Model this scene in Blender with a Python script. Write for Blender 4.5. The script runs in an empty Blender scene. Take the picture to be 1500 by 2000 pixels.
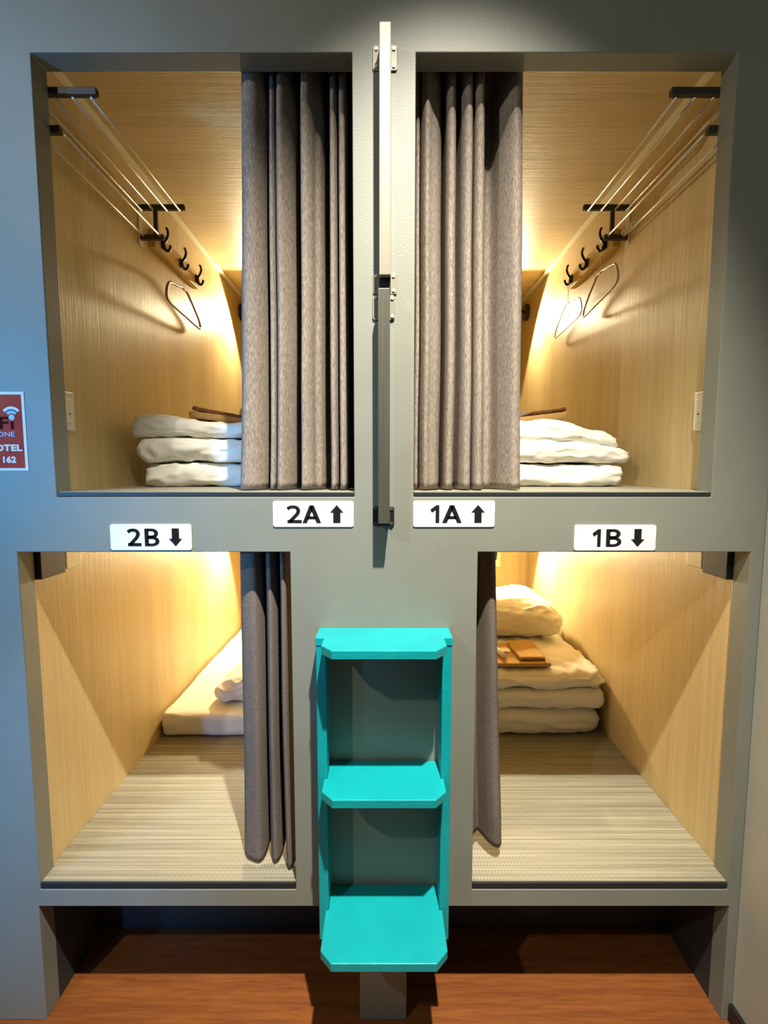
import bpy, bmesh, math, random
from mathutils import Vector, Matrix, noise

random.seed(4)
R = math.radians
E = 1.594                      # eye height: z in this script is measured from the eye, the floor is z = -E
S = bpy.context.scene
COL = S.collection

# ------------------------------------------------------------------ camera
cam_d = bpy.data.cameras.new('camera'); cam = bpy.data.objects.new('camera', cam_d); COL.objects.link(cam)
cam_d.sensor_fit = 'HORIZONTAL'; cam_d.sensor_width = 36; cam_d.lens = 36 * 920 / 1500
cam_d.clip_start = .02
cam.location = (0, -1.24, E); cam.rotation_euler = (R(90) - math.atan(80 / 920), 0, 0)
S.camera = cam

# ------------------------------------------------------------------ world and room lights
w = bpy.data.worlds.new('world'); S.world = w; w.use_nodes = True
w.node_tree.nodes['Background'].inputs[0].default_value = (.86, .95, .9, 1)
w.node_tree.nodes['Background'].inputs[1].default_value = .065
S.view_settings.view_transform = 'Standard'; S.view_settings.look = 'None'
S.view_settings.exposure = 0.0; S.view_settings.gamma = 1.0; S.view_settings.use_curve_mapping = False

def lamp_light(name, typ, loc, energy, col, radius=.03, aim=None, angle=None, blend=.5):
    d = bpy.data.lights.new(name, typ); d.energy = energy; d.color = col
    d.shadow_soft_size = radius
    if typ == 'SPOT': d.spot_size = R(angle); d.spot_blend = blend
    o = bpy.data.objects.new(name, d); COL.objects.link(o); o.location = (loc[0], loc[1], loc[2] + E)
    if aim:
        v = Vector(aim) - Vector(loc); o.rotation_euler = v.to_track_quat('-Z', 'Y').to_euler()
    return o
# ceiling downlight above the corridor, cooler downlight further left, blue light from the left
lamp_light('ceiling_downlight', 'SPOT', (.28, -1.2, 2.2), 1040, (1, .93, .79), .03, aim=(.10, 0, -.48), angle=50, blend=1)
lamp_light('corridor_downlight', 'SPOT', (-1.75, -2.0, 1.6), 95, (1, .95, .86), .04, aim=(0, 0, -.3), angle=95, blend=.8)
lamp_light('blue_corridor_light', 'SPOT', (-2.52, -2.0, .25), 345, (.07, .43, 1.0), .09, aim=(-1.95, 0, .12), angle=78, blend=.5)
lamp_light('blue_low_light', 'SPOT', (-1.55, -2.2, -.95), 80, (.12, .38, 1.0), .05, aim=(-1.05, 0, -1.05), angle=34, blend=.8)

# ------------------------------------------------------------------ materials
def mat(name, col, rough=.6, metal=0, col2=None, scale=(20, 20, 20), detail=3, bump=0, bscale=None, coat=0, spec=.5, emit=None, estr=0, lo=.35, hi=.65, mixf=None):
    m = bpy.data.materials.new(name); m.use_nodes = True; nt = m.node_tree; b = nt.nodes['Principled BSDF']
    b.inputs['Base Color'].default_value = (*col, 1); b.inputs['Roughness'].default_value = rough
    b.inputs['Metallic'].default_value = metal; b.inputs['Specular IOR Level'].default_value = spec
    if coat: b.inputs['Coat Weight'].default_value = coat; b.inputs['Coat Roughness'].default_value = .15
    if emit: b.inputs['Emission Color'].default_value = (*emit, 1); b.inputs['Emission Strength'].default_value = estr
    if col2 or bump:
        tc = nt.nodes.new('ShaderNodeTexCoord')
    def nz(sc):
        mp = nt.nodes.new('ShaderNodeMapping'); mp.inputs['Scale'].default_value = sc
        nt.links.new(tc.outputs['Object'], mp.inputs['Vector'])
        n = nt.nodes.new('ShaderNodeTexNoise'); n.inputs['Scale'].default_value = 1; n.inputs['Detail'].default_value = detail
        nt.links.new(mp.outputs['Vector'], n.inputs['Vector']); return n
    if col2:
        n = nz(scale); cr = nt.nodes.new('ShaderNodeValToRGB')
        cr.color_ramp.elements[0].position = lo; cr.color_ramp.elements[1].position = hi
        cr.color_ramp.elements[0].color = (*col, 1); cr.color_ramp.elements[1].color = (*col2, 1)
        nt.links.new(n.outputs['Fac'], cr.inputs['Fac']); nt.links.new(cr.outputs['Color'], b.inputs['Base Color'])
    if bump:
        n = nz(bscale or scale); bp = nt.nodes.new('ShaderNodeBump'); bp.inputs['Strength'].default_value = bump
        bp.inputs['Distance'].default_value = .002
        nt.links.new(n.outputs['Fac'], bp.inputs['Height']); nt.links.new(bp.outputs['Normal'], b.inputs['Normal'])
    return m

def wood(name, a, b, axis, rough=.45):
    m = bpy.data.materials.new(name); m.use_nodes = True; nt = m.node_tree; bs = nt.nodes['Principled BSDF']
    bs.inputs['Roughness'].default_value = rough
    tc = nt.nodes.new('ShaderNodeTexCoord')
    facs = []
    for k, (fine, lng, det) in enumerate(((70, 1.2, 4), (420, 9, 2), (9, .6, 2))):
        mp = nt.nodes.new('ShaderNodeMapping'); sc = [fine] * 3; sc[axis] = lng; mp.inputs['Scale'].default_value = sc
        nt.links.new(tc.outputs['Object'], mp.inputs['Vector'])
        n = nt.nodes.new('ShaderNodeTexNoise'); n.inputs['Scale'].default_value = 1; n.inputs['Detail'].default_value = det
        nt.links.new(mp.outputs['Vector'], n.inputs['Vector']); facs.append(n)
    ad = nt.nodes.new('ShaderNodeMath'); ad.operation = 'ADD'
    nt.links.new(facs[0].outputs['Fac'], ad.inputs[0]); nt.links.new(facs[1].outputs['Fac'], ad.inputs[1])
    a2 = nt.nodes.new('ShaderNodeMath'); a2.operation = 'ADD'
    nt.links.new(ad.outputs[0], a2.inputs[0]); nt.links.new(facs[2].outputs['Fac'], a2.inputs[1])
    ml = nt.nodes.new('ShaderNodeMath'); ml.operation = 'DIVIDE'; ml.inputs[1].default_value = 3
    nt.links.new(a2.outputs[0], ml.inputs[0])
    cr = nt.nodes.new('ShaderNodeValToRGB'); cr.color_ramp.elements[0].position = .36; cr.color_ramp.elements[1].position = .62
    cr.color_ramp.elements[0].color = (*a, 1); cr.color_ramp.elements[1].color = (*b, 1)
    nt.links.new(ml.outputs[0], cr.inputs['Fac']); nt.links.new(cr.outputs['Color'], bs.inputs['Base Color'])
    bp = nt.nodes.new('ShaderNodeBump'); bp.inputs['Strength'].default_value = .35; bp.inputs['Distance'].default_value = .0015
    nt.links.new(ad.outputs[0], bp.inputs['Height']); nt.links.new(bp.outputs['Normal'], bs.inputs['Normal'])
    return m

def woven(name, a, b, c):
    """tatami: fine grid of threads with irregular paler and darker rows running across the bed"""
    m = bpy.data.materials.new(name); m.use_nodes = True; nt = m.node_tree; bs = nt.nodes['Principled BSDF']
    bs.inputs['Roughness'].default_value = .6
    tc = nt.nodes.new('ShaderNodeTexCoord')
    def nz(sc, det=2):
        mp = nt.nodes.new('ShaderNodeMapping'); mp.inputs['Scale'].default_value = sc
        nt.links.new(tc.outputs['Object'], mp.inputs['Vector'])
        n = nt.nodes.new('ShaderNodeTexNoise'); n.inputs['Scale'].default_value = 1; n.inputs['Detail'].default_value = det
        nt.links.new(mp.outputs['Vector'], n.inputs['Vector']); return n.outputs['Fac']
    def wave(axis, sc):
        mp = nt.nodes.new('ShaderNodeMapping'); mp.inputs['Scale'].default_value = (1, 1, 1)
        nt.links.new(tc.outputs['Object'], mp.inputs['Vector'])
        n = nt.nodes.new('ShaderNodeTexWave'); n.bands_direction = axis; n.inputs['Scale'].default_value = sc
        n.inputs['Distortion'].default_value = .3
        nt.links.new(mp.outputs['Vector'], n.inputs['Vector']); return n.outputs['Fac']
    def ramp(f, c0, c1, p0, p1):
        cr = nt.nodes.new('ShaderNodeValToRGB'); cr.color_ramp.elements[0].position = p0; cr.color_ramp.elements[1].position = p1
        cr.color_ramp.elements[0].color = (*c0, 1); cr.color_ramp.elements[1].color = (*c1, 1)
        nt.links.new(f, cr.inputs['Fac']); return cr.outputs['Color']
    rows = ramp(nz((1.2, 130, 1), 3), a, b, .38, .62)
    wv = ramp(wave('X', 34), (.78, .78, .78), (1, 1, 1), .1, .6)
    wy = ramp(wave('Y', 60), (.78, .78, .78), (1, 1, 1), .1, .6)
    mx = nt.nodes.new('ShaderNodeMix'); mx.data_type = 'RGBA'; mx.blend_type = 'MULTIPLY'; mx.inputs[0].default_value = 1
    nt.links.new(rows, mx.inputs[6]); nt.links.new(wv, mx.inputs[7])
    m2 = nt.nodes.new('ShaderNodeMix'); m2.data_type = 'RGBA'; m2.blend_type = 'MULTIPLY'; m2.inputs[0].default_value = 1
    nt.links.new(mx.outputs[2], m2.inputs[6]); nt.links.new(wy, m2.inputs[7])
    nt.links.new(m2.outputs[2], bs.inputs['Base Color'])
    return m

M = {}
M['grey'] = mat('grey_wall_paint', (.20, .208, .172), .5, col2=(.215, .223, .187), scale=(6, 6, 6), bump=.22, bscale=(260, 260, 260), spec=.5)
M['dkgrey'] = mat('dark_grey_with_shade', (.03, .032, .03), .6)  # near-black grey; on the recess lining it carries the shade of the gap
M['beige'] = mat('beige_grey_wall', (.44, .43, .35), .6, col2=(.47, .46, .37), scale=(5, 5, 5), bump=.3, bscale=(240, 240, 240))
M['woodv'] = wood('wood_grain_panel_vertical', (.52, .385, .17), (.66, .52, .265), 2)
M['woodh'] = wood('wood_grain_panel_across', (.52, .385, .17), (.66, .52, .265), 0)
M['oak'] = wood('pine_board', (.55, .36, .10), (.68, .47, .16), 1)
M['cream'] = mat('cream_trim', (.84, .78, .58), .5)
M['black'] = mat('black_metal', (.012, .013, .014), .38, spec=.5)
M['blackedge'] = mat('black_mat_border', (.014, .018, .02), .5)
M['bracket'] = mat('dark_brown_metal', (.035, .028, .02), .5)
M['chrome'] = mat('brushed_steel', (.86, .78, .60), .35, metal=.45)
M['rail'] = mat('satin_rail_metal', (.23, .215, .165), .4, metal=.1, col2=(.26, .24, .19), scale=(300, 300, 4))
M['raildk'] = mat('satin_dark_rail', (.085, .083, .065), .4, metal=.4, col2=(.105, .10, .08), scale=(300, 300, 4))
M['teal'] = mat('teal_paint', (.002, .335, .365), .42, col2=(.002, .30, .33), scale=(9, 9, 9), bump=.25, bscale=(25, 160, 160))
M['linen'] = mat('grey_brown_linen', (.15, .122, .10), .9, col2=(.38, .32, .265), scale=(620, 620, 70), detail=3, bump=.6, bscale=(700, 700, 140), spec=.15, lo=.32, hi=.68)
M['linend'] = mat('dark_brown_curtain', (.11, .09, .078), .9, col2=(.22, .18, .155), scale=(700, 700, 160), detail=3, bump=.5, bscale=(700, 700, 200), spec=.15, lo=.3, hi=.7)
M['sheet'] = mat('white_cotton', (.80, .775, .69), .85, spec=.2, bump=.15, bscale=(60, 60, 60))
M['towel'] = mat('brown_terry_towel', (.44, .26, .09), .95, col2=(.50, .31, .115), scale=(90, 90, 90), bump=1, bscale=(500, 500, 500), spec=.1)
M['toweld'] = mat('dark_brown_towel', (.17, .065, .028), .95, col2=(.22, .09, .04), scale=(90, 90, 90), bump=1, bscale=(500, 500, 500), spec=.1)
M['sign'] = mat('white_sign_plastic', (.78, .78, .77), .6, spec=.25)
M['ink'] = mat('black_lettering', (.008, .0075, .008), .8, spec=.15)
M['poster'] = mat('red_brown_print', (.40, .045, .035), .85, spec=.1, col2=(.46, .075, .05), scale=(12, 12, 12))
M['pblue'] = mat('light_blue_print', (.30, .55, .95), .5)
M['pnavy'] = mat('navy_print', (.03, .045, .10), .5)
M['pdark'] = mat('dark_red_print', (.05, .006, .008), .85, spec=.1)
M['plate'] = mat('ivory_plastic', (.80, .74, .55), .45)
M['hanger'] = mat('clear_brown_hanger', (.36, .25, .13), .3)
M['hangerp'] = mat('pale_clear_hanger', (.55, .42, .22), .25)
M['rollw'] = mat('white_wrapped_kit', (.8, .78, .7), .5)
M['bulb'] = mat('lit_bulb', (1, .9, .6), .5, emit=(1, .72, .36), estr=12)
M['floor'] = None

def floor_mat():
    m = bpy.data.materials.new('brown_wood_floor'); m.use_nodes = True; nt = m.node_tree; bs = nt.nodes['Principled BSDF']
    bs.inputs['Roughness'].default_value = .38
    tc = nt.nodes.new('ShaderNodeTexCoord')
    def nz(sc, det):
        mp = nt.nodes.new('ShaderNodeMapping'); mp.inputs['Scale'].default_value = sc
        nt.links.new(tc.outputs['Object'], mp.inputs['Vector'])
        n = nt.nodes.new('ShaderNodeTexNoise'); n.inputs['Scale'].default_value = 1; n.inputs['Detail'].default_value = det
        nt.links.new(mp.outputs['Vector'], n.inputs['Vector']); return n.outputs['Fac']
    ad = nt.nodes.new('ShaderNodeMath'); ad.operation = 'ADD'
    nt.links.new(nz((3, 55, 1), 4), ad.inputs[0]); nt.links.new(nz((14, 160, 1), 3), ad.inputs[1])
    hf = nt.nodes.new('ShaderNodeMath'); hf.operation = 'DIVIDE'; hf.inputs[1].default_value = 2
    nt.links.new(ad.outputs[0], hf.inputs[0])
    cr = nt.nodes.new('ShaderNodeValToRGB'); cr.color_ramp.elements[0].position = .35; cr.color_ramp.elements[1].position = .65
    cr.color_ramp.elements[0].color = (.17, .05, .014, 1); cr.color_ramp.elements[1].color = (.28, .092, .022, 1)
    nt.links.new(hf.outputs[0], cr.inputs['Fac'])
    br = nt.nodes.new('ShaderNodeTexBrick'); br.inputs['Scale'].default_value = 1
    br.inputs['Brick Width'].default_value = 1.1; br.inputs['Row Height'].default_value = .13; br.inputs['Mortar Size'].default_value = .0012
    br.inputs['Color1'].default_value = (1, 1, 1, 1); br.inputs['Color2'].default_value = (.92, .9, .88, 1); br.inputs['Mortar'].default_value = (.93, .92, .9, 1)
    nt.links.new(tc.outputs['Object'], br.inputs['Vector'])
    mx = nt.nodes.new('ShaderNodeMix'); mx.data_type = 'RGBA'; mx.blend_type = 'MULTIPLY'; mx.inputs[0].default_value = 1
    nt.links.new(cr.outputs['Color'], mx.inputs[6]); nt.links.new(br.outputs['Color'], mx.inputs[7])
    nt.links.new(mx.outputs[2], bs.inputs['Base Color'])
    return m
M['floor'] = floor_mat()
M['tatami'] = woven('woven_tatami', (.22, .205, .145), (.38, .355, .265), None)

# ------------------------------------------------------------------ mesh helpers
class MB:
    def __init__(s): s.bm = bmesh.new()
    def box(s, x0, x1, y0, y1, z0, z1):
        vs = [s.bm.verts.new((x, y, z)) for x in (x0, x1) for y in (y0, y1) for z in (z0, z1)]
        for f in ((0, 1, 3, 2), (4, 6, 7, 5), (0, 4, 5, 1), (2, 3, 7, 6), (0, 2, 6, 4), (1, 5, 7, 3)):
            s.bm.faces.new([vs[i] for i in f])
        return s
    def prism(s, pts, axis, a, b):
        """polygon pts in the two other axes, extruded along axis from a to b"""
        def v(p, t):
            c = list(p); c.insert(axis, t); return s.bm.verts.new(c)
        A = [v(p, a) for p in pts]; B = [v(p, b) for p in pts]; n = len(pts)
        s.bm.faces.new(A); s.bm.faces.new(list(reversed(B)))
        for i in range(n): s.bm.faces.new((A[i], B[i], B[(i + 1) % n], A[(i + 1) % n]))
        return s
    def tube(s, pts, r, n=8, closed=False, taper=None):
        pts = [Vector(p) for p in pts]; N = len(pts); rings = []
        up = Vector((0, 0, 1)); prev = None
        for i, p in enumerate(pts):
            if closed: t = pts[(i + 1) % N] - pts[i - 1]
            else: t = pts[min(i + 1, N - 1)] - pts[max(i - 1, 0)]
            t.normalize()
            if prev is None:
                a = t.orthogonal().normalized()
            else:
                a = (prev - t * prev.dot(t)).normalized()
            prev = a; b = t.cross(a)
            rr = r * (taper[i] if taper else 1)
            rings.append([s.bm.verts.new(p + (a * math.cos(2 * math.pi * k / n) + b * math.sin(2 * math.pi * k / n)) * rr) for k in range(n)])
        m = N if closed else N - 1
        for i in range(m):
            A, B = rings[i], rings[(i + 1) % N]
            for k in range(n): s.bm.faces.new((A[k], A[(k + 1) % n], B[(k + 1) % n], B[k]))
        if not closed:
            s.bm.faces.new(list(reversed(rings[0]))); s.bm.faces.new(rings[-1])
        return s
    def disc(s, c, axis, r, h, n=24, r2=None):
        """solid of revolution slab: centre of base c, along axis, height h"""
        r2 = r if r2 is None else r2
        rings = []
        for t, rr in ((0, r), (h, r2)):
            ring = []
            for k in range(n):
                a = 2 * math.pi * k / n; q = [rr * math.cos(a), rr * math.sin(a)]; q.insert(axis, t)
                ring.append(s.bm.verts.new(Vector(c) + Vector(q)))
            rings.append(ring)
        for k in range(n): s.bm.faces.new((rings[0][k], rings[0][(k + 1) % n], rings[1][(k + 1) % n], rings[1][k]))
        s.bm.faces.new(rings[0]); s.bm.faces.new(list(reversed(rings[1])))
        return s

def tag(o, label=None, cat=None, group=None, kind=None):
    if label: o['label'] = label
    if cat: o['category'] = cat
    if group: o['group'] = group
    if kind: o['kind'] = kind
    return o

def empty(name, loc, label, cat, group=None):
    o = bpy.data.objects.new(name, None); COL.objects.link(o); o.empty_display_size = .05
    o.location = (loc[0], loc[1], loc[2] + E); o['_o'] = loc
    return tag(o, label, cat, group)

def build(name, mb, m, parent=None, bevel=0, smooth=False, origin=None, label=None, recalc=True, seg=2):
    """one mesh object; mesh given in eye-relative room coordinates"""
    bm = mb.bm if isinstance(mb, MB) else mb
    if recalc: bmesh.ops.recalc_face_normals(bm, faces=bm.faces)
    o_root = Vector(root_origin(parent)) if parent else Vector(origin or (0, 0, 0))
    bmesh.ops.translate(bm, verts=bm.verts, vec=-o_root)
    me = bpy.data.meshes.new(name); bm.to_mesh(me); bm.free()
    me.materials.append(m)
    if smooth:
        for p in me.polygons: p.use_smooth = True
    o = bpy.data.objects.new(name, me); COL.objects.link(o)
    if parent: o.parent = parent
    else:
        o.location = (o_root.x, o_root.y, o_root.z + E)
    o['_o'] = tuple(o_root)
    if bevel:
        md = o.modifiers.new('bevel', 'BEVEL'); md.width = bevel; md.segments = seg; md.limit_method = 'ANGLE'; md.angle_limit = R(40)
        md.harden_normals = False
    if label: o['label'] = label
    return o

def root_origin(p):
    return tuple(p['_o'])

def at_origin(o):
    return o

def panel_with_holes(xs, zs, holes, y0, y1):
    """solid panel y0..y1 over the grid xs x zs with rectangular holes (x0,x1,z0,z1)"""
    bm = bmesh.new(); nx, nz = len(xs) - 1, len(zs) - 1
    def solid(i, j):
        if i < 0 or j < 0 or i >= nx or j >= nz: return False
        cx = (xs[i] + xs[i + 1]) / 2; cz = (zs[j] + zs[j + 1]) / 2
        return not any(a < cx < b and c < cz < d for a, b, c, d in holes)
    V = {}
    def v(i, j, k):
        if (i, j, k) not in V: V[(i, j, k)] = bm.verts.new((xs[i], (y0, y1)[k], zs[j]))
        return V[(i, j, k)]
    for i in range(nx):
        for j in range(nz):
            if not solid(i, j): continue
            bm.faces.new((v(i, j, 0), v(i + 1, j, 0), v(i + 1, j + 1, 0), v(i, j + 1, 0)))
            bm.faces.new((v(i, j, 1), v(i, j + 1, 1), v(i + 1, j + 1, 1), v(i + 1, j, 1)))
            for di, dj, a, b in ((-1, 0, (i, j), (i, j + 1)), (1, 0, (i + 1, j), (i + 1, j + 1)), (0, -1, (i, j), (i + 1, j)), (0, 1, (i, j + 1), (i + 1, j + 1))):
                if not solid(i + di, j + dj):
                    bm.faces.new((v(*a, 0), v(*b, 0), v(*b, 1), v(*a, 1)))
    bmesh.ops.recalc_face_normals(bm, faces=bm.faces)
    bmesh.ops.dissolve_limit(bm, angle_limit=R(1), verts=bm.verts, edges=bm.edges)
    return bm

# ------------------------------------------------------------------ setting
XU, XL, XI = .91, .985, .012              # outer side wall of upper and lower compartments, inner partition
ZC, ZU, ZL, ZF = 1.10, -.054, -1.163, -E  # upper ceiling, upper floor, lower floor, room floor
OU = (.078, .862, -.068, 1.016); OL = (.25, .976, -1.184, -.215)
GAP = (.065, .984, ZF, -1.236); LEN = 1.95; FT = .058

fl = build('floor', MB().box(-2.6, 1.03, -3.6, 2.05, ZF - .03, ZF), M['floor']); tag(fl, kind='structure')
holes = [(OU[0], OU[1], OU[2], OU[3]), (-OU[1], -OU[0], OU[2], OU[3]), (OL[0], OL[1], OL[2], OL[3]), (-OL[1], -OL[0], OL[2], OL[3]),
         (GAP[0], GAP[1], GAP[2] - .1, GAP[3]), (-GAP[1], -.07, GAP[2] - .1, GAP[3])]
xs = sorted({-2.6, 1.012, *[h[0] for h in holes], *[h[1] for h in holes]}); zs = sorted({ZF, 1.75, *[z for h in holes for z in h[2:] if z > ZF]})
wall = build('wall_back', panel_with_holes(xs, zs, holes, 0, FT), M['grey'], bevel=.0022); tag(wall, kind='structure')
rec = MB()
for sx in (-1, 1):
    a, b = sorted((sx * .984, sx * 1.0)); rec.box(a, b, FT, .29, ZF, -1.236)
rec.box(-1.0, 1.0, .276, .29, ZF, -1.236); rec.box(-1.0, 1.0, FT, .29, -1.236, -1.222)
build('recess_lining', rec, M['dkgrey'], wall, label='grey lining of the low storage recess, darkened to hold its shade')
wr = build('wall_right', MB().box(1.012, 1.05, -3.6, .0, ZF, 1.75), M['beige']); tag(wr, kind='structure')
bb = build('baseboard_right', MB().box(1.0, 1.012, -3.6, -.001, ZF, ZF + .055), M['black'], bevel=.002); tag(bb, kind='structure')

# ------------------------------------------------------------------ four sleeping compartments
def compartment(sx, up, label):
    X = XU if up else XL; z0 = -.069 if up else -1.185; z1 = ZC if up else -.15
    t = .012; root = empty('sleeping_compartment', (sx * (X + XI) / 2, FT, z0 - t), label, 'bunk compartment', None)
    def bx(a, b, *r):
        a, b = sorted((sx * a, sx * b)); return MB().box(a, b, *r)
    y0, y1 = FT + .001, LEN
    build('outer_side_panel', bx(X, X + t, y0, y1 + t, z0 - t, z1 + t), M['woodv'], root)
    build('inner_side_panel', bx(XI - t * .9, XI, y0, y1 + t, z0 - t, z1 + t), M['woodv'], root)
    build('back_panel', bx(XI, X, y1, y1 + t, z0 - t, z1 + t), M['woodv'], root)
    build('ceiling_panel', bx(XI, X, y0, y1, z1, z1 + t), M['woodh'], root)
    build('base_board', bx(XI, X, y0, y1, z0 - t, z0), M['woodv'], root)
    if up:
        build('corner_trim', bx(X - .024, X, y0 + .005, y1, ZC - .012, ZC), M['cream'], root, bevel=.002, label='cream corner strip where wall meets ceiling')
    else:
        build('rail_end_block', bx(X - .022, X, .064, .165, -.305, -.15), M['dkgrey'], root, bevel=.002, label='dark grey block at the front top corner')
        build('junction_box', bx(X - .02, X, .172, .245, -.298, -.17), M['plate'], root, bevel=.004, label='pale yellowish box on the side wall')
    return root
compartment(-1, 1, 'upper left compartment above sign 2A, lined with wood grain panels, grey curtain on its right')
compartment(1, 1, 'upper right compartment above sign 1A, lined with wood grain panels, grey curtain on its left')
compartment(-1, 0, 'lower left compartment below sign 2B, wood lined, with flat mattress at the back')
compartment(1, 0, 'lower right compartment below sign 1B, wood lined, with folded bedding at the back')

def tatami(sx, up, label):
    X = XU if up else XL; z1 = ZU if up else ZL; z0 = z1 - (.013 if up else .02); o = OU if up else OL
    root = empty('tatami_mat', (sx * .5, .5, z0), label, 'floor mat', 'tatami mats on the compartment floors')
    def L(a, b): return sorted((sx * a, sx * b))
    mb = MB()
    a, b = L(o[0] + .001, o[1] - .001); mb.box(a, b, .006, FT, z0 + .001, z1)
    a, b = L(XI + .002, X - .001); mb.box(a, b, FT, LEN - .002, z0 + .001, z1)
    build('mat_surface', mb, M['tatami'], root)
    a, b = L(o[0] + .0008, o[1] - .0008); mb = MB().box(a, b, .001, .0062, z0, z1 - .002)
    build('edge_band', mb, M['blackedge'], root, bevel=.001, label='black front edging of the mat')
tatami(-1, 1, 'thin woven floor mat with dark front edge in the upper left compartment')
tatami(1, 1, 'thin woven floor mat with black front edge in the upper right compartment')
tatami(-1, 0, 'pale woven floor mat with black front edge in the lower left compartment')
tatami(1, 0, 'pale woven floor mat with black front edge in the lower right compartment')

# ------------------------------------------------------------------ curtains
def spline(cps, n):
    pts = [Vector(p) for p in cps]; pts = [pts[0] * 2 - pts[1]] + pts + [pts[-1] * 2 - pts[-2]]; out = []
    for i in range(1, len(pts) - 2):
        for k in range(n):
            t = k / n; p0, p1, p2, p3 = pts[i - 1:i + 3]
            out.append(.5 * ((2 * p1) + (p2 - p0) * t + (2 * p0 - 5 * p1 + 4 * p2 - p3) * t * t + (3 * p1 - p0 - 3 * p2 + p3) * t ** 3))
    out.append(pts[-2]); return out

def curtain(label, cps, ztop, zbot, xf, m, hem=None, seed=0, wob=.004, seam=None):
    """cps: (x, y) fold profile; xf(x, t) moves x with t = 0 at the top and 1 at the hem"""
    prof = spline([(a, b, 0) for a, b in cps], 7); nz = 60; bm = bmesh.new(); rows = []
    for j in range(nz + 1):
        t = j / nz; row = []
        for i, p in enumerate(prof):
            x = xf(p.x, t); y = .076 + (p.y - .076) * 1.5
            nx = noise.noise(Vector((p.x * 9 + seed, t * 2.6, seed))) * wob * (.3 + t)
            ny = noise.noise(Vector((p.x * 14 + seed, t * 3.3, seed + 7))) * wob * 2.2 * (.3 + t)
            pinch = max(0, 1 - t / .06)
            y = y + ny; y = y * (1 - .35 * pinch) + .105 * .35 * pinch
            zb = zbot + (hem(x, y) if hem else 0)
            z = ztop + (zb - ztop) * t
            if seam and t > .925: y -= .0012
            row.append(bm.verts.new((x + nx, y, z)))
        rows.append(row)
    for j in range(nz):
        for i in range(len(prof) - 1):
            bm.faces.new((rows[j][i], rows[j][i + 1], rows[j + 1][i + 1], rows[j + 1][i]))
    bmesh.ops.recalc_face_normals(bm, faces=bm.faces)
    c = sum((v.co.x for v in bm.verts)) / len(bm.verts)
    o = build('curtain', bm, m, smooth=True, origin=(c, .1, zbot), recalc=False)
    md = o.modifiers.new('thick', 'SOLIDIFY'); md.thickness = .0022; md.offset = 0
    tag(o, label, 'curtain', 'compartment curtains')
    return o
def U(u, d=.09): return (u - 750) / 920 * (1.24 + d)
UL = [(479, .130), (481, .096), (490, .072), (503, .066), (516, .074), (526, .100), (529, .145), (533, .140), (536, .088), (541, .080), (545, .086), (546.5, .112), (549, .088),
      (556, .073), (566, .080), (577, .106), (585, .150), (592, .150), (597, .078), (606, .070), (615, .080), (620, .098), (630, .108), (638, .150), (646, .150), (650, .088), (656, .078), (661, .090), (664, .135), (667, .088), (673, .080), (679, .092), (684, .15), (690, .12), (696, .09), (704, .12), (714, .14)]
curtain('grey brown linen curtain gathered at the right side of the upper left compartment',
        [(U(u), y) for u, y in UL], ZC - .001, ZU + .004, lambda x, t: x + (x + .078) * .10 * (t - .45), M['linen'], seed=1.3, seam=1)
UR = [(784, .14), (794, .11), (800, .13), (806, .12), (809, .090), (815, .088), (817, .115), (820, .085), (828, .068), (838, .078), (850, .090), (858, .110), (862, .145), (867, .088), (874, .076), (882, .086), (887, .125), (890, .128), (896, .088),
      (904, .074), (913, .082), (915.5, .125), (919, .084), (927, .072), (935, .082), (941, .120), (950, .140), (962, .138), (972, .110), (982, .088), (992, .074), (1002, .078), (1009, .092), (1011, .125)]
curtain('grey brown linen curtain gathered at the left side of the upper right compartment',
        [(U(u), y) for u, y in UR], ZC - .001, ZU + .004, lambda x, t: x + (x - .078) * .07 * (t - .45), M['linen'], seed=5.1, seam=1)
LLc = [(458, .112), (461, .095), (468, .078), (482, .070), (496, .068), (504, .082), (509, .108), (512, .118), (514.5, .088), (522, .068), (529, .066), (535, .084), (538, .112), (541, .130), (544, .118),
       (547, .072), (552, .055), (558, .058), (563, .085), (568, .120), (575, .125), (586, .140)]
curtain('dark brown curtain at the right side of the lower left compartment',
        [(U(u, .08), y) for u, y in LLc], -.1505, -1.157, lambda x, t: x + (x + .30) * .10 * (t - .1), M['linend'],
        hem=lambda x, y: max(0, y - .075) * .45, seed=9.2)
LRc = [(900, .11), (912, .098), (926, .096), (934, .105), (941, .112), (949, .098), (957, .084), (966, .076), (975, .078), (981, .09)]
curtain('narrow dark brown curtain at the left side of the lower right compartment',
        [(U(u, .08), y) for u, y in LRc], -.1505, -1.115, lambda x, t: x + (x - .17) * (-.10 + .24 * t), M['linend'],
        hem=lambda x, y: (.32 - x) * .22, seed=3.3)

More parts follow.
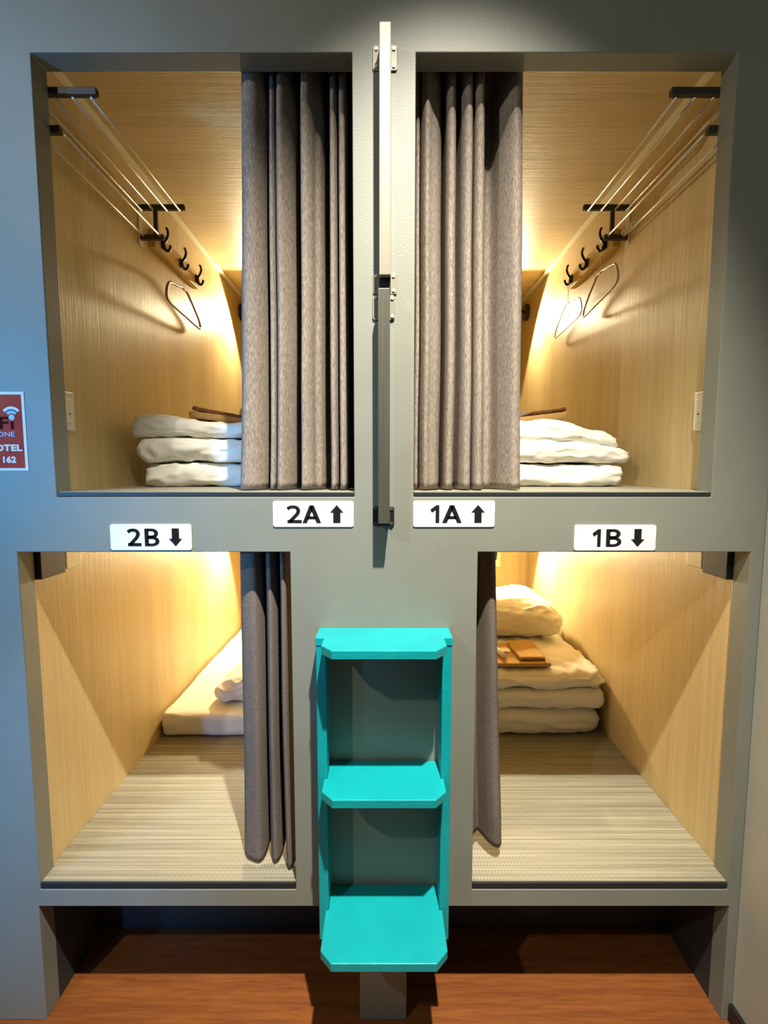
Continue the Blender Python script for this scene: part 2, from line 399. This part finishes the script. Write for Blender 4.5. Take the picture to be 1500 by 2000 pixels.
# ------------------------------------------------------------------ wall reading lamps in the compartments
def reading_lamp(sx, up, label):
    if up: base = Vector((sx * XU, 1.84, 1.0)); head = Vector((sx * .77, 1.66, .93)); L = 32
    else: base = Vector((sx * .76, LEN, -.60)); head = Vector((sx * .74, 1.68, -.36)); L = 72
    root = empty('reading_lamp', base, label, 'lamp', 'reading lamps in the compartments')
    mb = MB()
    if up: mb.disc((base.x - (.022 if sx > 0 else 0), base.y, base.z), 0, .05, .022)
    else: mb.box(base.x - .035, base.x + .035, LEN - .02, LEN, base.z - .05, base.z + .05)
    build('wall_base', mb, M['black'] if up else M['plate'], root, bevel=.003, label='black round wall base' if up else None)
    back = Vector((0, 1, .9)).normalized() if up else Vector((0, 1, .55)).normalized()
    inner = head + back * .05
    build('arm', MB().tube([base + (Vector((-sx * .02, 0, 0)) if up else Vector((0, -.02, 0))), (base + inner) / 2 + Vector((0, 0, .01)), inner], .007), M['black'], root, smooth=True)
    # shade: open cone with wall thickness
    bm = MB(); n = 24; a = back.orthogonal().normalized(); b = back.cross(a)
    prof = [(.0, .055), (.012, .055), (.032, .03), (.040, -.004), (.0375, -.004), (.030, .028), (.010, .05), (.0, .05)]
    rings = [[bm.bm.verts.new(head + back * h + (a * math.cos(2 * math.pi * k / n) + b * math.sin(2 * math.pi * k / n)) * max(r, .0005)) for k in range(n)] for r, h in prof]
    for i in range(len(rings) - 1):
        for k in range(n): bm.bm.faces.new((rings[i][k], rings[i][(k + 1) % n], rings[i + 1][(k + 1) % n], rings[i + 1][k]))
    build('lamp_shade', bm, M['black'], root, smooth=True)
    mb = MB(); bmesh.ops.create_icosphere(mb.bm, subdivisions=2, radius=.016, matrix=Matrix.Translation(head + back * .018))
    build('bulb', mb, M['bulb'], root, smooth=True, label='glowing bulb')
    aim = head - back
    lamp_light('lamp_glow', 'SPOT', head - back * .006, L, (1, .81, .50), .03, aim=aim, angle=172, blend=.12)
for sx, up, l in ((-1, 1, 'black wall reading lamp behind the curtain of the upper left compartment'), (1, 1, 'black round wall reading lamp at the far end of the upper right compartment'),
                  (-1, 0, 'lit reading lamp at the far end of the lower left compartment'), (1, 0, 'lit reading lamp on the back wall of the lower right compartment')):
    reading_lamp(sx, up, l)

# ------------------------------------------------------------------ luggage racks
def rack(sx, label):
    yf, yb = .066, .60; zu, zl = .96, .868; XW = XU
    root = empty('luggage_rack', (sx * XW, yf, zl), label, 'rack', 'metal racks high on the upper compartment walls')
    def bx(mb, a, b, *r):
        a, b = sorted((sx * a, sx * b)); mb.box(a, b, *r)
    for y in (yf, yb):
        mb = MB(); h = .009; d = .008
        k = .014; bx(mb, XW - .17, XW, y - d, y + d, zu - h + k, zu + h + k)
        bx(mb, XW - (.07 if y == yf else .09), XW, y - d, y + d, zl - h + (k if y == yf else 0), zl + h + (k if y == yf else 0))
        if y == yb: bx(mb, .842, .856, y - d * .8, y + d * .8, zl + h, zu + k - h)
        build('bracket', mb, M['bracket'], root, bevel=.002)
        mb = MB(); bx(mb, XW - .004, XW - .0005, y - .014, y + .014, zl - .03, zu + .02)
        build('wall_plate', mb, M['plate'], root, bevel=.001, label='pale bracket plate on the wall')
    for x in (.757, .805, .853, .898):
        build('rod', MB().tube([(sx * x, yf, zu + .002), (sx * x, yb - .004, zu + .002)], .0036, 10), M['chrome'], root, smooth=True, label='shiny metal rod')
    for x in (.832, .893):
        build('rod', MB().tube([(sx * x, yf, zl + .002), (sx * x, yb - .004, zl + .002)], .0036, 10), M['chrome'], root, smooth=True, label='shiny metal rod')
    if sx > 0:
        pts = [(.880 + .0085 * math.cos(a), .50 + .075 * a / (2 * math.pi * 7), zl + .002 + .0085 * math.sin(a)) for a in [2 * math.pi * 7 * k / 84 for k in range(85)]]
        build('wire_coil', MB().tube(pts, .0014, 6), M['chrome'], root, smooth=True, label='small wire coil around the lower rod')
rack(-1, 'luggage rack of metal rods on the left wall of the upper left compartment')
rack(1, 'metal rod luggage rack in the upper right compartment, small wire coil on a lower rod')

# ------------------------------------------------------------------ hook boards
HY = (.72, .89, 1.06)
def hook_board(sx, label):
    root = empty('hook_board', (sx * XU, .88, .88), label, 'coat hooks', 'boards with three black hooks')
    a, b = sorted((sx * XU, sx * (XU - .026)))
    build('board', MB().prism([(a, .864), (b, .864), (b, .934), (a, .934)], 1, .665, 1.09), M['oak'], root, bevel=.003, label='yellowish pine board')
    for y in HY:
        x0 = XU - .026
        mb = MB(); P = lambda q: [(sx * (x0 - o), y, .902 + z) for o, z in q]
        up_ = spline([(*p, 0) for p in ((.0, .004), (.010, .006), (.020, .018), (.026, .036), (.024, .052), (.019, .060))], 4)
        dn = spline([(*p, 0) for p in ((.0, -.006), (.008, -.016), (.018, -.027), (.028, -.026), (.034, -.014), (.033, -.008))], 4)
        mb.tube([(sx * (x0 - p.x), y, .902 + p.y) for p in up_], .0052, 8, taper=[1.3 - .5 * i / len(up_) for i in range(len(up_))])
        mb.tube([(sx * (x0 - p.x), y, .902 + p.y) for p in dn], .0052, 8, taper=[1.4 - .5 * i / len(dn) for i in range(len(dn))])
        aa, bb_ = sorted((sx * x0, sx * (x0 - .007))); mb.box(aa, bb_, y - .009, y + .009, .902 - .020, .902 + .014)
        mb.prism([(sx * x0, .902 - .018), (sx * (x0 - .016), .902 - .014), (sx * (x0 - .012), .902 + .010), (sx * x0, .902 + .012)], 1, y - .005, y + .005)
        build('hook', mb, M['black'], root, smooth=False, label='black double coat hook')
hook_board(-1, 'board with three black double hooks on the left wall of the upper left compartment')
hook_board(1, 'board with three black double hooks on the right wall of the upper right compartment')

# ------------------------------------------------------------------ clothes hangers
def hanger(sx, y, xc, rot, label, m, r):
    root = empty('clothes_hanger', (sx * xc, y, .785), label, 'clothes hanger', 'clothes hangers on the hooks')
    zc = .785; c, s_ = math.cos(R(rot)), math.sin(R(rot))
    def P(a, z): return (sx * (xc + a * s_), y + a * c, zc + z)
    cp = [(0, .004), (.03, .006), (.07, -.010), (.13, -.038), (.185, -.070), (.200, -.092), (.190, -.106), (.10, -.108), (0, -.108), (-.10, -.108), (-.170, -.106), (-.195, -.092), (-.190, -.062), (-.165, -.030), (-.12, -.016), (-.07, -.008), (-.03, .004)]
    loop = spline([(*p, 0) for p in cp + [cp[0]]], 5)[:-1]
    build('frame', MB().tube([P(p.x, p.y) for p in loop], r, 8, closed=True), m, root, smooth=True)
    hk = spline([(*p, 0) for p in ((0, 0), (0, .035), (0, .062), (-.012, .078), (-.004, .092), (.010, .096), (.021, .086), (.022, .074))], 5)
    build('hook_wire', MB().tube([P(p.x, p.y + .004) for p in hk], .0014, 6), M['chrome'], root, smooth=True, label='thin metal hook')
hanger(-1, HY[1], .872, 3, 'brown clothes hanger hanging from the hook board in the upper left compartment', M['hanger'], .0056)
hanger(1, HY[0], .864, 6, 'brown edged clothes hanger nearer the front in the upper right compartment', M['hanger'], .0042)
hanger(1, HY[2], .868, 4, 'thin pale clothes hanger on the rearmost hook in the upper right compartment', M['hangerp'], .003)

# ------------------------------------------------------------------ wall switches in the upper compartments
def switch(sx, label):
    root = empty('wall_switch', (sx * XU, .11, .115), label, 'switch', 'ivory switches on the upper compartment walls')
    a, b = sorted((sx * XU, sx * (XU - .011)))
    build('cover_plate', MB().box(a, b, .085, .150, .115, .226), M['plate'], root, bevel=.004)
    a, b = sorted((sx * (XU - .0108), sx * (XU - .0145)))
    build('rocker', MB().box(a, b, .103, .133, .135, .205), M['plate'], root, bevel=.002)
    a, b = sorted((sx * (XU - .0143), sx * (XU - .0152)))
    build('indicator', MB().box(a, b, .119, .126, .160, .164), M['black'], root)
switch(-1, 'ivory wall switch inside the upper left compartment near its front edge')
switch(1, 'ivory wall switch inside the upper right compartment near its front edge')

# ------------------------------------------------------------------ bedding
def cushion(name, x0, x1, y0, y1, z0, z1, m, label, cat, group=None, rr=.035, amp=.005, seed=0, shape=None, parent=None, sc=9, fold=0, nx=56, ny=40, nzz=12):
    """soft rounded slab with wrinkles; shape(u, v, w, p) may move points, u, v, w in 0..1"""
    bm = bmesh.new(); cx, cy, cz = (x0 + x1) / 2, (y0 + y1) / 2, (z0 + z1) / 2; hx, hy, hz = (x1 - x0) / 2, (y1 - y0) / 2, (z1 - z0) / 2
    rr = min(rr, hx, hy, hz * .999); V = {}
    def vert(i, j, k):
        if (i, j, k) in V: return V[(i, j, k)]
        u, v, w_ = i / nx, j / ny, k / nzz
        # cluster towards the edges
        f = lambda t: .5 - .5 * math.cos(math.pi * t)
        u, v = f(u), f(v)
        q = Vector(((2 * u - 1) * hx, (2 * v - 1) * hy, (2 * w_ - 1) * hz))
        core = Vector((max(-hx + rr, min(hx - rr, q.x)), max(-hy + rr, min(hy - rr, q.y)), max(-hz + rr, min(hz - rr, q.z))))
        d = q - core; n = d.normalized() if d.length > 1e-9 else Vector((0, 0, 0))
        p = core + n * rr if d.length > 1e-9 else q
        wv = Vector((p.x * sc * .7 + seed, p.y * sc * .7, p.z * sc * 1.6 + seed))
        dd = noise.noise(wv) * amp + (1 - abs(noise.noise(wv * 2.3 + Vector((3, seed, 1))))) ** 6 * amp * .9 - amp * .4
        dd += noise.noise(wv * 5) * amp * .2
        p = p + n * dd
        p = p + Vector((cx, cy, cz))
        p.z = max(z0 + .0004, p.z)
        if 'on top' not in label and 'atop' not in label and name != 'pillow': p.z = min(z1 - .0004, p.z)
        if shape: p = shape(u, v, w_, p)
        V[(i, j, k)] = bm.verts.new(p); return V[(i, j, k)]
    for i in range(nx):
        for j in range(ny):
            bm.faces.new((vert(i, j, 0), vert(i, j + 1, 0), vert(i + 1, j + 1, 0), vert(i + 1, j, 0)))
            bm.faces.new((vert(i, j, nzz), vert(i + 1, j, nzz), vert(i + 1, j + 1, nzz), vert(i, j + 1, nzz)))
    for i in range(nx):
        for k in range(nzz):
            bm.faces.new((vert(i, 0, k), vert(i + 1, 0, k), vert(i + 1, 0, k + 1), vert(i, 0, k + 1)))
            bm.faces.new((vert(i, ny, k), vert(i, ny, k + 1), vert(i + 1, ny, k + 1), vert(i + 1, ny, k)))
    for j in range(ny):
        for k in range(nzz):
            bm.faces.new((vert(0, j, k), vert(0, j, k + 1), vert(0, j + 1, k + 1), vert(0, j + 1, k)))
            bm.faces.new((vert(nx, j, k), vert(nx, j + 1, k), vert(nx, j + 1, k + 1), vert(nx, j, k + 1)))
    o = build(name, bm, m, parent, smooth=True, origin=(cx, cy, z0))
    if cat: tag(o, label, cat, group)
    elif label: o['label'] = label
    return o

G = 'folded futon and quilt layers'
def sag(f):
    return f
# upper left pile: mattress, quilt, quilt
cushion('folded_futon', -.822, -.16, .36, 1.0, -.053, .029, M['sheet'], 'white folded futon at the bottom of the pile in the upper left compartment', 'bedding', G, rr=.034, amp=.009, seed=1)
cushion('folded_quilt', -.84, -.15, .35, 1.0, .029, .112, M['sheet'], 'white folded quilt in the middle of the pile in the upper left compartment', 'bedding', G, rr=.04, amp=.012, seed=2,
        shape=lambda u, v, w_, p: p + Vector((0, 0, -.012 * math.exp(-((p.x + .87) / .05) ** 2))))
def ul_top(u, v, w_, p):
    s = max(0, min(1, (p.x + .86) / .66))
    top = .006 * math.sin(math.pi * min(1, s * 3)) - .055 * max(0, s - .2)
    p.z += top * w_ + .010 * (1 - s) ** 4 * 0
    return p
cushion('folded_quilt', -.86, -.17, .36, 1.0, .112, .182, M['sheet'], 'white folded quilt on top of the pile in the upper left compartment, under towels', 'bedding', G, rr=.037, amp=.010, seed=3, shape=ul_top)
cushion('pillow', -.60, -.20, .70, .98, .172, .272, M['sheet'], 'white pillow behind the towels in the upper left compartment', 'pillow', 'pillows in the compartments', rr=.048, amp=.008, seed=4)
def tilt(ax, az, piv):
    def f(u, v, w_, p):
        p.z += (p.x - piv) * ax + (p.y - .5) * az; return p
    return f
cushion('folded_towel', -.69, -.40, .44, .64, .186, .212, M['towel'], 'orange brown folded towel on the bedding pile in the upper left compartment', 'towel', 'folded brown towels', rr=.010, amp=.002, seed=5, sc=20, nx=30, ny=20, nzz=6, shape=tilt(-.10, 0, -.69))
cushion('folded_towel', -.675, -.50, .44, .60, .214, .230, M['toweld'], 'dark brown small towel slanting on top of the folded towel, upper left compartment', 'towel', 'folded brown towels', rr=.0065, amp=.002, seed=6, sc=20, nx=30, ny=20, nzz=6, shape=tilt(-.20, 0, -.675))
# upper right pile
cushion('folded_futon', .16, .822, .37, 1.0, -.053, .026, M['sheet'], 'white folded futon at the bottom of the pile in the upper right compartment', 'bedding', G, rr=.030, amp=.007, seed=11)
def ur_mid(u, v, w_, p):
    s = max(0, min(1, (p.x - .55) / .30)); p.z -= .040 * s ** 1.5 * w_; return p
cushion('folded_quilt', .15, .842, .36, 1.0, .026, .108, M['sheet'], 'white folded quilt in the middle of the pile in the upper right compartment', 'bedding', G, rr=.034, amp=.010, seed=12, shape=ur_mid)
def ur_top(u, v, w_, p):
    s = max(0, min(1, (p.x - .55) / .27)); p.z -= .030 * s ** 1.5 + .032 * s * w_
    s2 = max(0, min(1, (.6 - p.x) / .25)); p.z -= .018 * s2 * w_; return p
cushion('folded_quilt', .17, .806, .37, 1.0, .098, .182, M['sheet'], 'white folded quilt on top of the pile in the upper right compartment, under a towel', 'bedding', G, rr=.034, amp=.010, seed=13, shape=ur_top)
cushion('pillow', .28, .62, .74, 1.0, .172, .258, M['sheet'], 'white pillow half hidden by the curtain in the upper right compartment', 'pillow', 'pillows in the compartments', rr=.044, amp=.008, seed=14)
cushion('folded_towel', .42, .665, .48, .68, .180, .208, M['towel'], 'golden brown folded towel on the bedding pile in the upper right compartment', 'towel', 'folded brown towels', rr=.010, amp=.002, seed=15, sc=20, nx=30, ny=20, nzz=6, shape=tilt(.12, 0, .60))
cushion('folded_towel', .54, .665, .50, .66, .210, .224, M['toweld'], 'dark brown small towel on top of the folded towel, upper right compartment', 'towel', 'folded brown towels', rr=.0065, amp=.002, seed=16, sc=20, nx=30, ny=20, nzz=6, shape=tilt(.12, 0, .6))
# lower right pile
cushion('folded_futon', .20, .962, .735, 1.55, -1.162, -1.046, M['sheet'], 'white folded futon at the bottom of the pile in the lower right compartment', 'bedding', G, rr=.045, amp=.010, seed=21, sc=6)
cushion('folded_quilt', .20, .973, .725, 1.55, -1.046, -.952, M['sheet'], 'white folded quilt in the middle of the pile in the lower right compartment', 'bedding', G, rr=.044, amp=.010, seed=22, sc=6)
def lr_top(u, v, w_, p):
    s = max(0, min(1, (p.x - .80) / .18)); f = max(0, min(1, (.95 - p.y) / .22)); p.z -= (.020 * s * s + .022 * f * f) * w_; return p
cushion('folded_quilt', .20, .968, .73, 1.55, -.952, -.862, M['sheet'], 'white quilt atop the lower right pile, with towels and pillow on it', 'bedding', G, rr=.044, amp=.013, seed=23, shape=lr_top, sc=7)
def lr_pil(u, v, w_, p):
    p.z += .02 * (p.y - 1.1) / .3; k = max(0, (p.x - .72) / .2); p.z -= .05 * k * k * w_; return p
cushion('pillow', .40, .93, 1.08, 1.48, -.862, -.672, M['sheet'], 'plump white pillow at the back of the pile in the lower right compartment', 'pillow', 'pillows in the compartments', rr=.095, amp=.014, seed=24, shape=lr_pil, sc=7)
cushion('folded_towel', .44, .742, .775, 1.03, -.866, -.846, M['towel'], 'wide flat brown towel under the smaller towel in the lower right compartment', 'towel', 'folded brown towels', rr=.011, amp=.002, seed=25, sc=20, nx=30, ny=20, nzz=6)
cushion('folded_towel', .606, .725, .80, 1.02, -.846, -.828, M['towel'], 'small folded brown towel beside the white roll in the lower right compartment', 'towel', 'folded brown towels', rr=.008, amp=.004, seed=26, sc=22, nx=30, ny=20, nzz=6)
rt = empty('amenity_roll', (.56, .90, -.846), 'white wrapped toothbrush roll lying on the brown towel in the lower right compartment', 'toiletry roll')
build('wrapped_roll', MB().tube([(.545, .825, -.834), (.53, .90, -.833), (.512, .985, -.834)], .012, 16), M['rollw'], rt, smooth=True)
build('paper_flap', MB().prism([(.556, .90), (.590, .895), (.597, .925), (.585, .955), (.55, .95)], 2, -.8455, -.841), M['rollw'], rt, bevel=.002)
# lower left: flat mattress and pillow
cushion('flat_mattress', -.976, -.20, .724, 1.92, -1.162, -1.056, M['sheet'], 'white mattress lying flat at the back of the lower left compartment', 'mattress', rr=.028, amp=.005, seed=31, sc=5)
cushion('pillow', -.775, -.32, .80, 1.14, -1.0555, -.935, M['sheet'], 'white pillow half hidden by the curtain in the lower left compartment', 'pillow', 'pillows in the compartments', rr=.06, amp=.016, seed=32, sc=8,
        shape=lambda u, v, w_, p: p + Vector((0, 0, -.045 * max(0, (-.62 - p.x) / .15) ** 1.3 * w_)))

# ------------------------------------------------------------------ teal ladder
lad = empty('step_ladder', (0, 0, -1.262), 'teal painted wooden step ladder with three steps fixed to the grey wall', 'ladder')
for sx in (-1, 1):
    a, b = sorted((sx * .1485, sx * .1735))
    build('side_rail', MB().box(a, b, -.076, -.0005, -1.258, -.442), M['teal'], lad, bevel=.002)
def step(zt, depth, top, name):
    wi = .148; wf = .1555; ch = .031; wo = .1745; ye = -.078
    h = .022
    if top: right = [(wo, -.001), (wo, ye), (wf - .003, ye), (wf - .003, -depth + ch * 1.1), (.124, -depth)]
    else: right = [(wi, -.001), (wi, ye), (wf, ye), (wf, -depth + ch), (.126, -depth)]
    pts = right + [(-x, y) for x, y in reversed(right)]
    build(name, MB().prism(pts, 2, zt - h, zt), M['teal'], lad, bevel=.0018)
step(-.421, .165, True, 'step'); step(-.798, .159, False, 'step'); step(-1.168, .217, False, 'step')

# ------------------------------------------------------------------ handrail bars
hr = empty('grab_bar', (0, 0, .475), 'pale satin metal upper grab bar on the pillar between the upper compartments', 'handrail', 'vertical grab bars on the centre pillar')
build('bar', MB().box(-.0115, .0165, -.062, -.044, .470, 1.032), M['rail'], hr, bevel=.002)
for z0, z1, nm in ((.972, 1.030, 1), (.446, .498, 2)):
    mb = MB().prism([(-.028 + .003 * (k in (0, 3)), z) for k, z in ()] or [(-.025, z0), (.029, z0), (.032, z0 + .003), (.032, z1 - .003), (.029, z1), (-.025, z1), (-.028, z1 - .003), (-.028, z0 + .003)], 1, -.004, 0)
    build('mounting_plate', mb, M['rail'], hr, bevel=.001)
    build('standoff', MB().box(-.0113, .0163, -.044, -.004, z0 + .001, z1 - (.008 if nm == 1 else .012)), M['black'], hr)
for x, z in ((-.019, 1.020), (.024, 1.020), (-.019, .981), (.024, .981), (.024, .490), (.024, .455), (-.020, .490)):
    build('screw', MB().disc((x, -.0065, z), 1, .0042, .003, 16), M['chrome'], hr, bevel=.0008)
hl = empty('grab_bar', (0, 0, -.145), 'dark lower grab bar on the pillar, its foot plate between the signs 2A and 1A', 'handrail', 'vertical grab bars on the centre pillar')
build('bar', MB().box(-.0145, .0145, -.062, -.044, -.133, .440), M['raildk'], hl, bevel=.002)
for z0, z1, dk in ((-.144, -.093, 1), (.383, .444, 0)):
    build('mounting_plate', MB().prism([(-.025, z0), (.023, z0), (.027, z0 + .004), (.027, z1 - .004), (.023, z1), (-.025, z1), (-.029, z1 - .004), (-.029, z0 + .004)], 1, -.005, 0), M['black'] if dk else M['rail'], hl, bevel=.001)
    build('standoff', MB().box(-.013, .013, -.044, -.005, z0 + .006, z1 - .006), M['black'], hl)
for x, z in ((-.021, -.100), (.020, -.100), (-.021, -.138), (.020, -.138), (-.021, .437), (.021, .435), (.021, .391)):
    build('screw', MB().disc((x, -.0078, z), 1, .0042, .003, 16), M['chrome'] if z > 0 else M['raildk'], hl, bevel=.0008)

# ------------------------------------------------------------------ lettering
def text_part(s, x0, x1, z0, z1, m, parent, y, name='lettering', bold=.03, th=.0006, slant=0):
    c = bpy.data.curves.new(name, 'FONT'); c.body = s; c.size = 1; c.offset = bold; c.extrude = .01; c.space_character = 1.0 + bold * 1.2
    tmp = bpy.data.objects.new('tmp', c); COL.objects.link(tmp); bpy.context.view_layer.update()
    me = bpy.data.meshes.new_from_object(tmp.evaluated_get(bpy.context.evaluated_depsgraph_get()))
    COL.objects.unlink(tmp); bpy.data.objects.remove(tmp)
    xs_ = [v.co.x for v in me.vertices]; ys_ = [v.co.y for v in me.vertices]
    a0, a1, b0, b1 = min(xs_), max(xs_), min(ys_), max(ys_)
    bm = bmesh.new(); bm.from_mesh(me); bpy.data.meshes.remove(me)
    for v in bm.verts:
        x = x0 + (v.co.x - a0) / (a1 - a0) * (x1 - x0); z = z0 + (v.co.y - b0) / (b1 - b0) * (z1 - z0)
        v.co = Vector((x, y - (th if v.co.z > 0 else 0), z))
    return build(name, bm, m, parent)

def stroke(mb, pts, wd, y0, y1, to):
    pts = [Vector((*p, 0)) for p in pts]; L_, R_ = [], []
    for i, p in enumerate(pts):
        t = (pts[min(i + 1, len(pts) - 1)] - pts[max(i - 1, 0)]).normalized(); n = Vector((-t.y, t.x, 0)) * wd / 2
        L_.append(p + n); R_.append(p - n)
    for i in range(len(pts) - 1):
        mb.prism([to(q.x, q.y) for q in (L_[i], L_[i + 1], R_[i + 1], R_[i])], 1, y0, y1)

def glyph(mb, ch, x0, x1, z0, z1, y0, y1, wd):
    def to(a, b): return (x0 + a * (x1 - x0), z0 + b * (z1 - z0))
    a = wd; h = a / 2
    if ch == '1':
        mb.prism([to(*p) for p in ((.52, 0), (.82, 0), (.82, 1), (.58, 1), (.10, .76), (.22, .58), (.52, .72))], 1, y0, y1)
    elif ch == 'A':
        mb.prism([to(*p) for p in ((0, 0), (.235, 0), (.56, .80), (.56, 1), (.385, 1))], 1, y0, y1)
        mb.prism([to(*p) for p in ((1, 0), (.765, 0), (.44, .80), (.44, 1), (.615, 1))], 1, y0, y1)
        mb.prism([to(*p) for p in ((.25, .22), (.75, .22), (.70, .39), (.30, .39))], 1, y0, y1)
    elif ch == 'B':
        mb.prism([to(*p) for p in ((0, 0), (.27, 0), (.27, 1), (0, 1))], 1, y0, y1)
        for zb, zt, xr in ((.0, .56, 1.0), (.46, 1.0, .93)):
            zc, rz = (zb + zt) / 2, (zt - zb) / 2; m_ = .50; pts_o = [(.2, zt), (m_, zt)]; pts_i = [(.2, zt - .15), (m_, zt - .15)]
            for k in range(1, 12):
                t = R(90 - 15 * k); pts_o.append((m_ + (xr - m_) * math.cos(t), zc + rz * math.sin(t))); pts_i.append((m_ + (xr - m_ - .26) * math.cos(t), zc + (rz - .15) * math.sin(t)))
            pts_o += [(m_, zb), (.2, zb)]; pts_i += [(m_, zb + .15), (.2, zb + .15)]
            for k in range(len(pts_o) - 1): mb.prism([to(*q) for q in (pts_o[k], pts_o[k + 1], pts_i[k + 1], pts_i[k])], 1, y0, y1)
    elif ch == '2':
        cp = spline([(*p, 0) for p in ((.06, .80), (.20, .885), (.42, .915), (.66, .87), (.78, .71), (.70, .52), (.50, .34), (.20, .09))], 6)
        L_, R_ = [], []
        for i, p in enumerate(cp):
            t = (cp[min(i + 1, len(cp) - 1)] - cp[max(i - 1, 0)]).normalized(); n = Vector((-t.y * .13, t.x * .085, 0)); 
            L_.append(p + n); R_.append(p - n)
        for i in range(len(cp) - 1): mb.prism([to(q.x, q.y) for q in (L_[i], L_[i + 1], R_[i + 1], R_[i])], 1, y0, y1)
        mb.prism([to(*p) for p in ((.04, 0), (1.0, 0), (1.0, .18), (.04, .18))], 1, y0, y1)
    return mb

def sign(x0, x1, z0, z1, txt, tx0, tx1, ax, up, label):
    cx = (x0 + x1) / 2
    root = empty('bunk_sign', (cx, 0, z0), label, 'sign', 'white bunk number signs')
    r = .006; pts = []
    for px, pz, a0 in ((x1 - r, z1 - r, 0), (x0 + r, z1 - r, 90), (x0 + r, z0 + r, 180), (x1 - r, z0 + r, 270)):
        for k in range(5):
            a = R(a0 + k * 22.5); pts.append((px + r * math.cos(a), pz + r * math.sin(a)))
    build('plate', MB().prism(pts, 1, -.003, -.0002), M['sign'], root)
    h = .047; tz = (z0 + z1) / 2 - h / 2 - .0005
    n1 = .455 if txt[0] == '2' else .40; wdt = tx1 - tx0
    build('lettering', glyph(glyph(MB(), txt[0], tx0, tx0 + wdt * (n1 - .02), tz, tz + h, -.0036, -.003, .2), txt[1], tx0 + wdt * (n1 + (.0 if txt[1] == 'A' else .09)), tx1, tz, tz + h, -.0036, -.003, .2), M['ink'], root, label='bold black number and letter')
    zc = (z0 + z1) / 2; d = 1 if up else -1; hw, sw = .0175, .0095
    q = [(-sw, -.0235), (sw, -.0235), (sw, .004), (hw, .004), (0, .024), (-hw, .004), (-sw, .004)]
    build('arrow', MB().prism([(ax + a, zc + b * d) for a, b in q], 1, -.0037, -.003), M['ink'], root, label='black %s arrow' % ('upward' if up else 'downward'))
sign(-.293, -.080, -.147, -.079, '2A', -.2565, -.166, -.1245, True, 'white sign reading 2A with an up arrow, left of the centre pillar')
sign(.077, .292, -.147, -.078, '1A', .119, .205, .248, True, 'white sign reading 1A with an up arrow, right of the centre pillar')
sign(-.725, -.510, -.209, -.140, '2B', -.680, -.595, -.552, False, 'white sign reading 2B with a down arrow, above the lower left opening')
sign(.504, .720, -.210, -.142, '1B', .549, .629, .672, False, 'white sign reading 1B with a down arrow, above the lower right opening')

po = empty('wifi_poster', (-1.04, 0, 0), 'red wifi zone poster with white border on the blue lit wall at the left', 'poster')
build('paper', MB().box(-1.19, -.931, -.0012, -.0002, .001, .204), M['sign'], po)
build('print', MB().box(-1.182, -.939, -.0018, -.0012, .008, .197), M['poster'], po, label='red brown printed area')
YP = -.0018
text_part('WiF', -1.075, -.975, .1085, .140, M['pdark'], po, YP, bold=.02)
build('lettering', MB().box(-.969, -.9615, YP - .0006, YP, .1085, .128), M['pdark'], po)
text_part('ZONE', -1.020, -.9605, .089, .1015, M['pblue'], po, YP, bold=.005)
text_part('HOTEL', -1.035, -.943, .0515, .069, M['sign'], po, YP, bold=.045)
text_part('162', -.995, -.961, .021, .0385, M['sign'], po, YP, bold=.05)
build('wifi_symbol', MB().disc((-.9655, YP - .0006, .1385), 1, .0075, .0006, 20), M['pblue'], po, label='light blue dot')
def arc(r0, r1, m, y):
    pts = [( -.9655 + r1 * math.sin(R(a)), .1385 + r1 * math.cos(R(a))) for a in range(-50, 51, 5)] + [(-.9655 + r0 * math.sin(R(a)), .1385 + r0 * math.cos(R(a))) for a in range(50, -51, -5)]
    build('wifi_symbol', MB().prism(pts, 1, y - .0006, y), m, po, label='curved signal stripe')
arc(.0105, .0165, M['pblue'], YP); arc(.0165, .0215, M['pnavy'], YP); arc(.0215, .028, M['sign'], YP)

for o in bpy.data.objects:
    if '_o' in o: del o['_o']
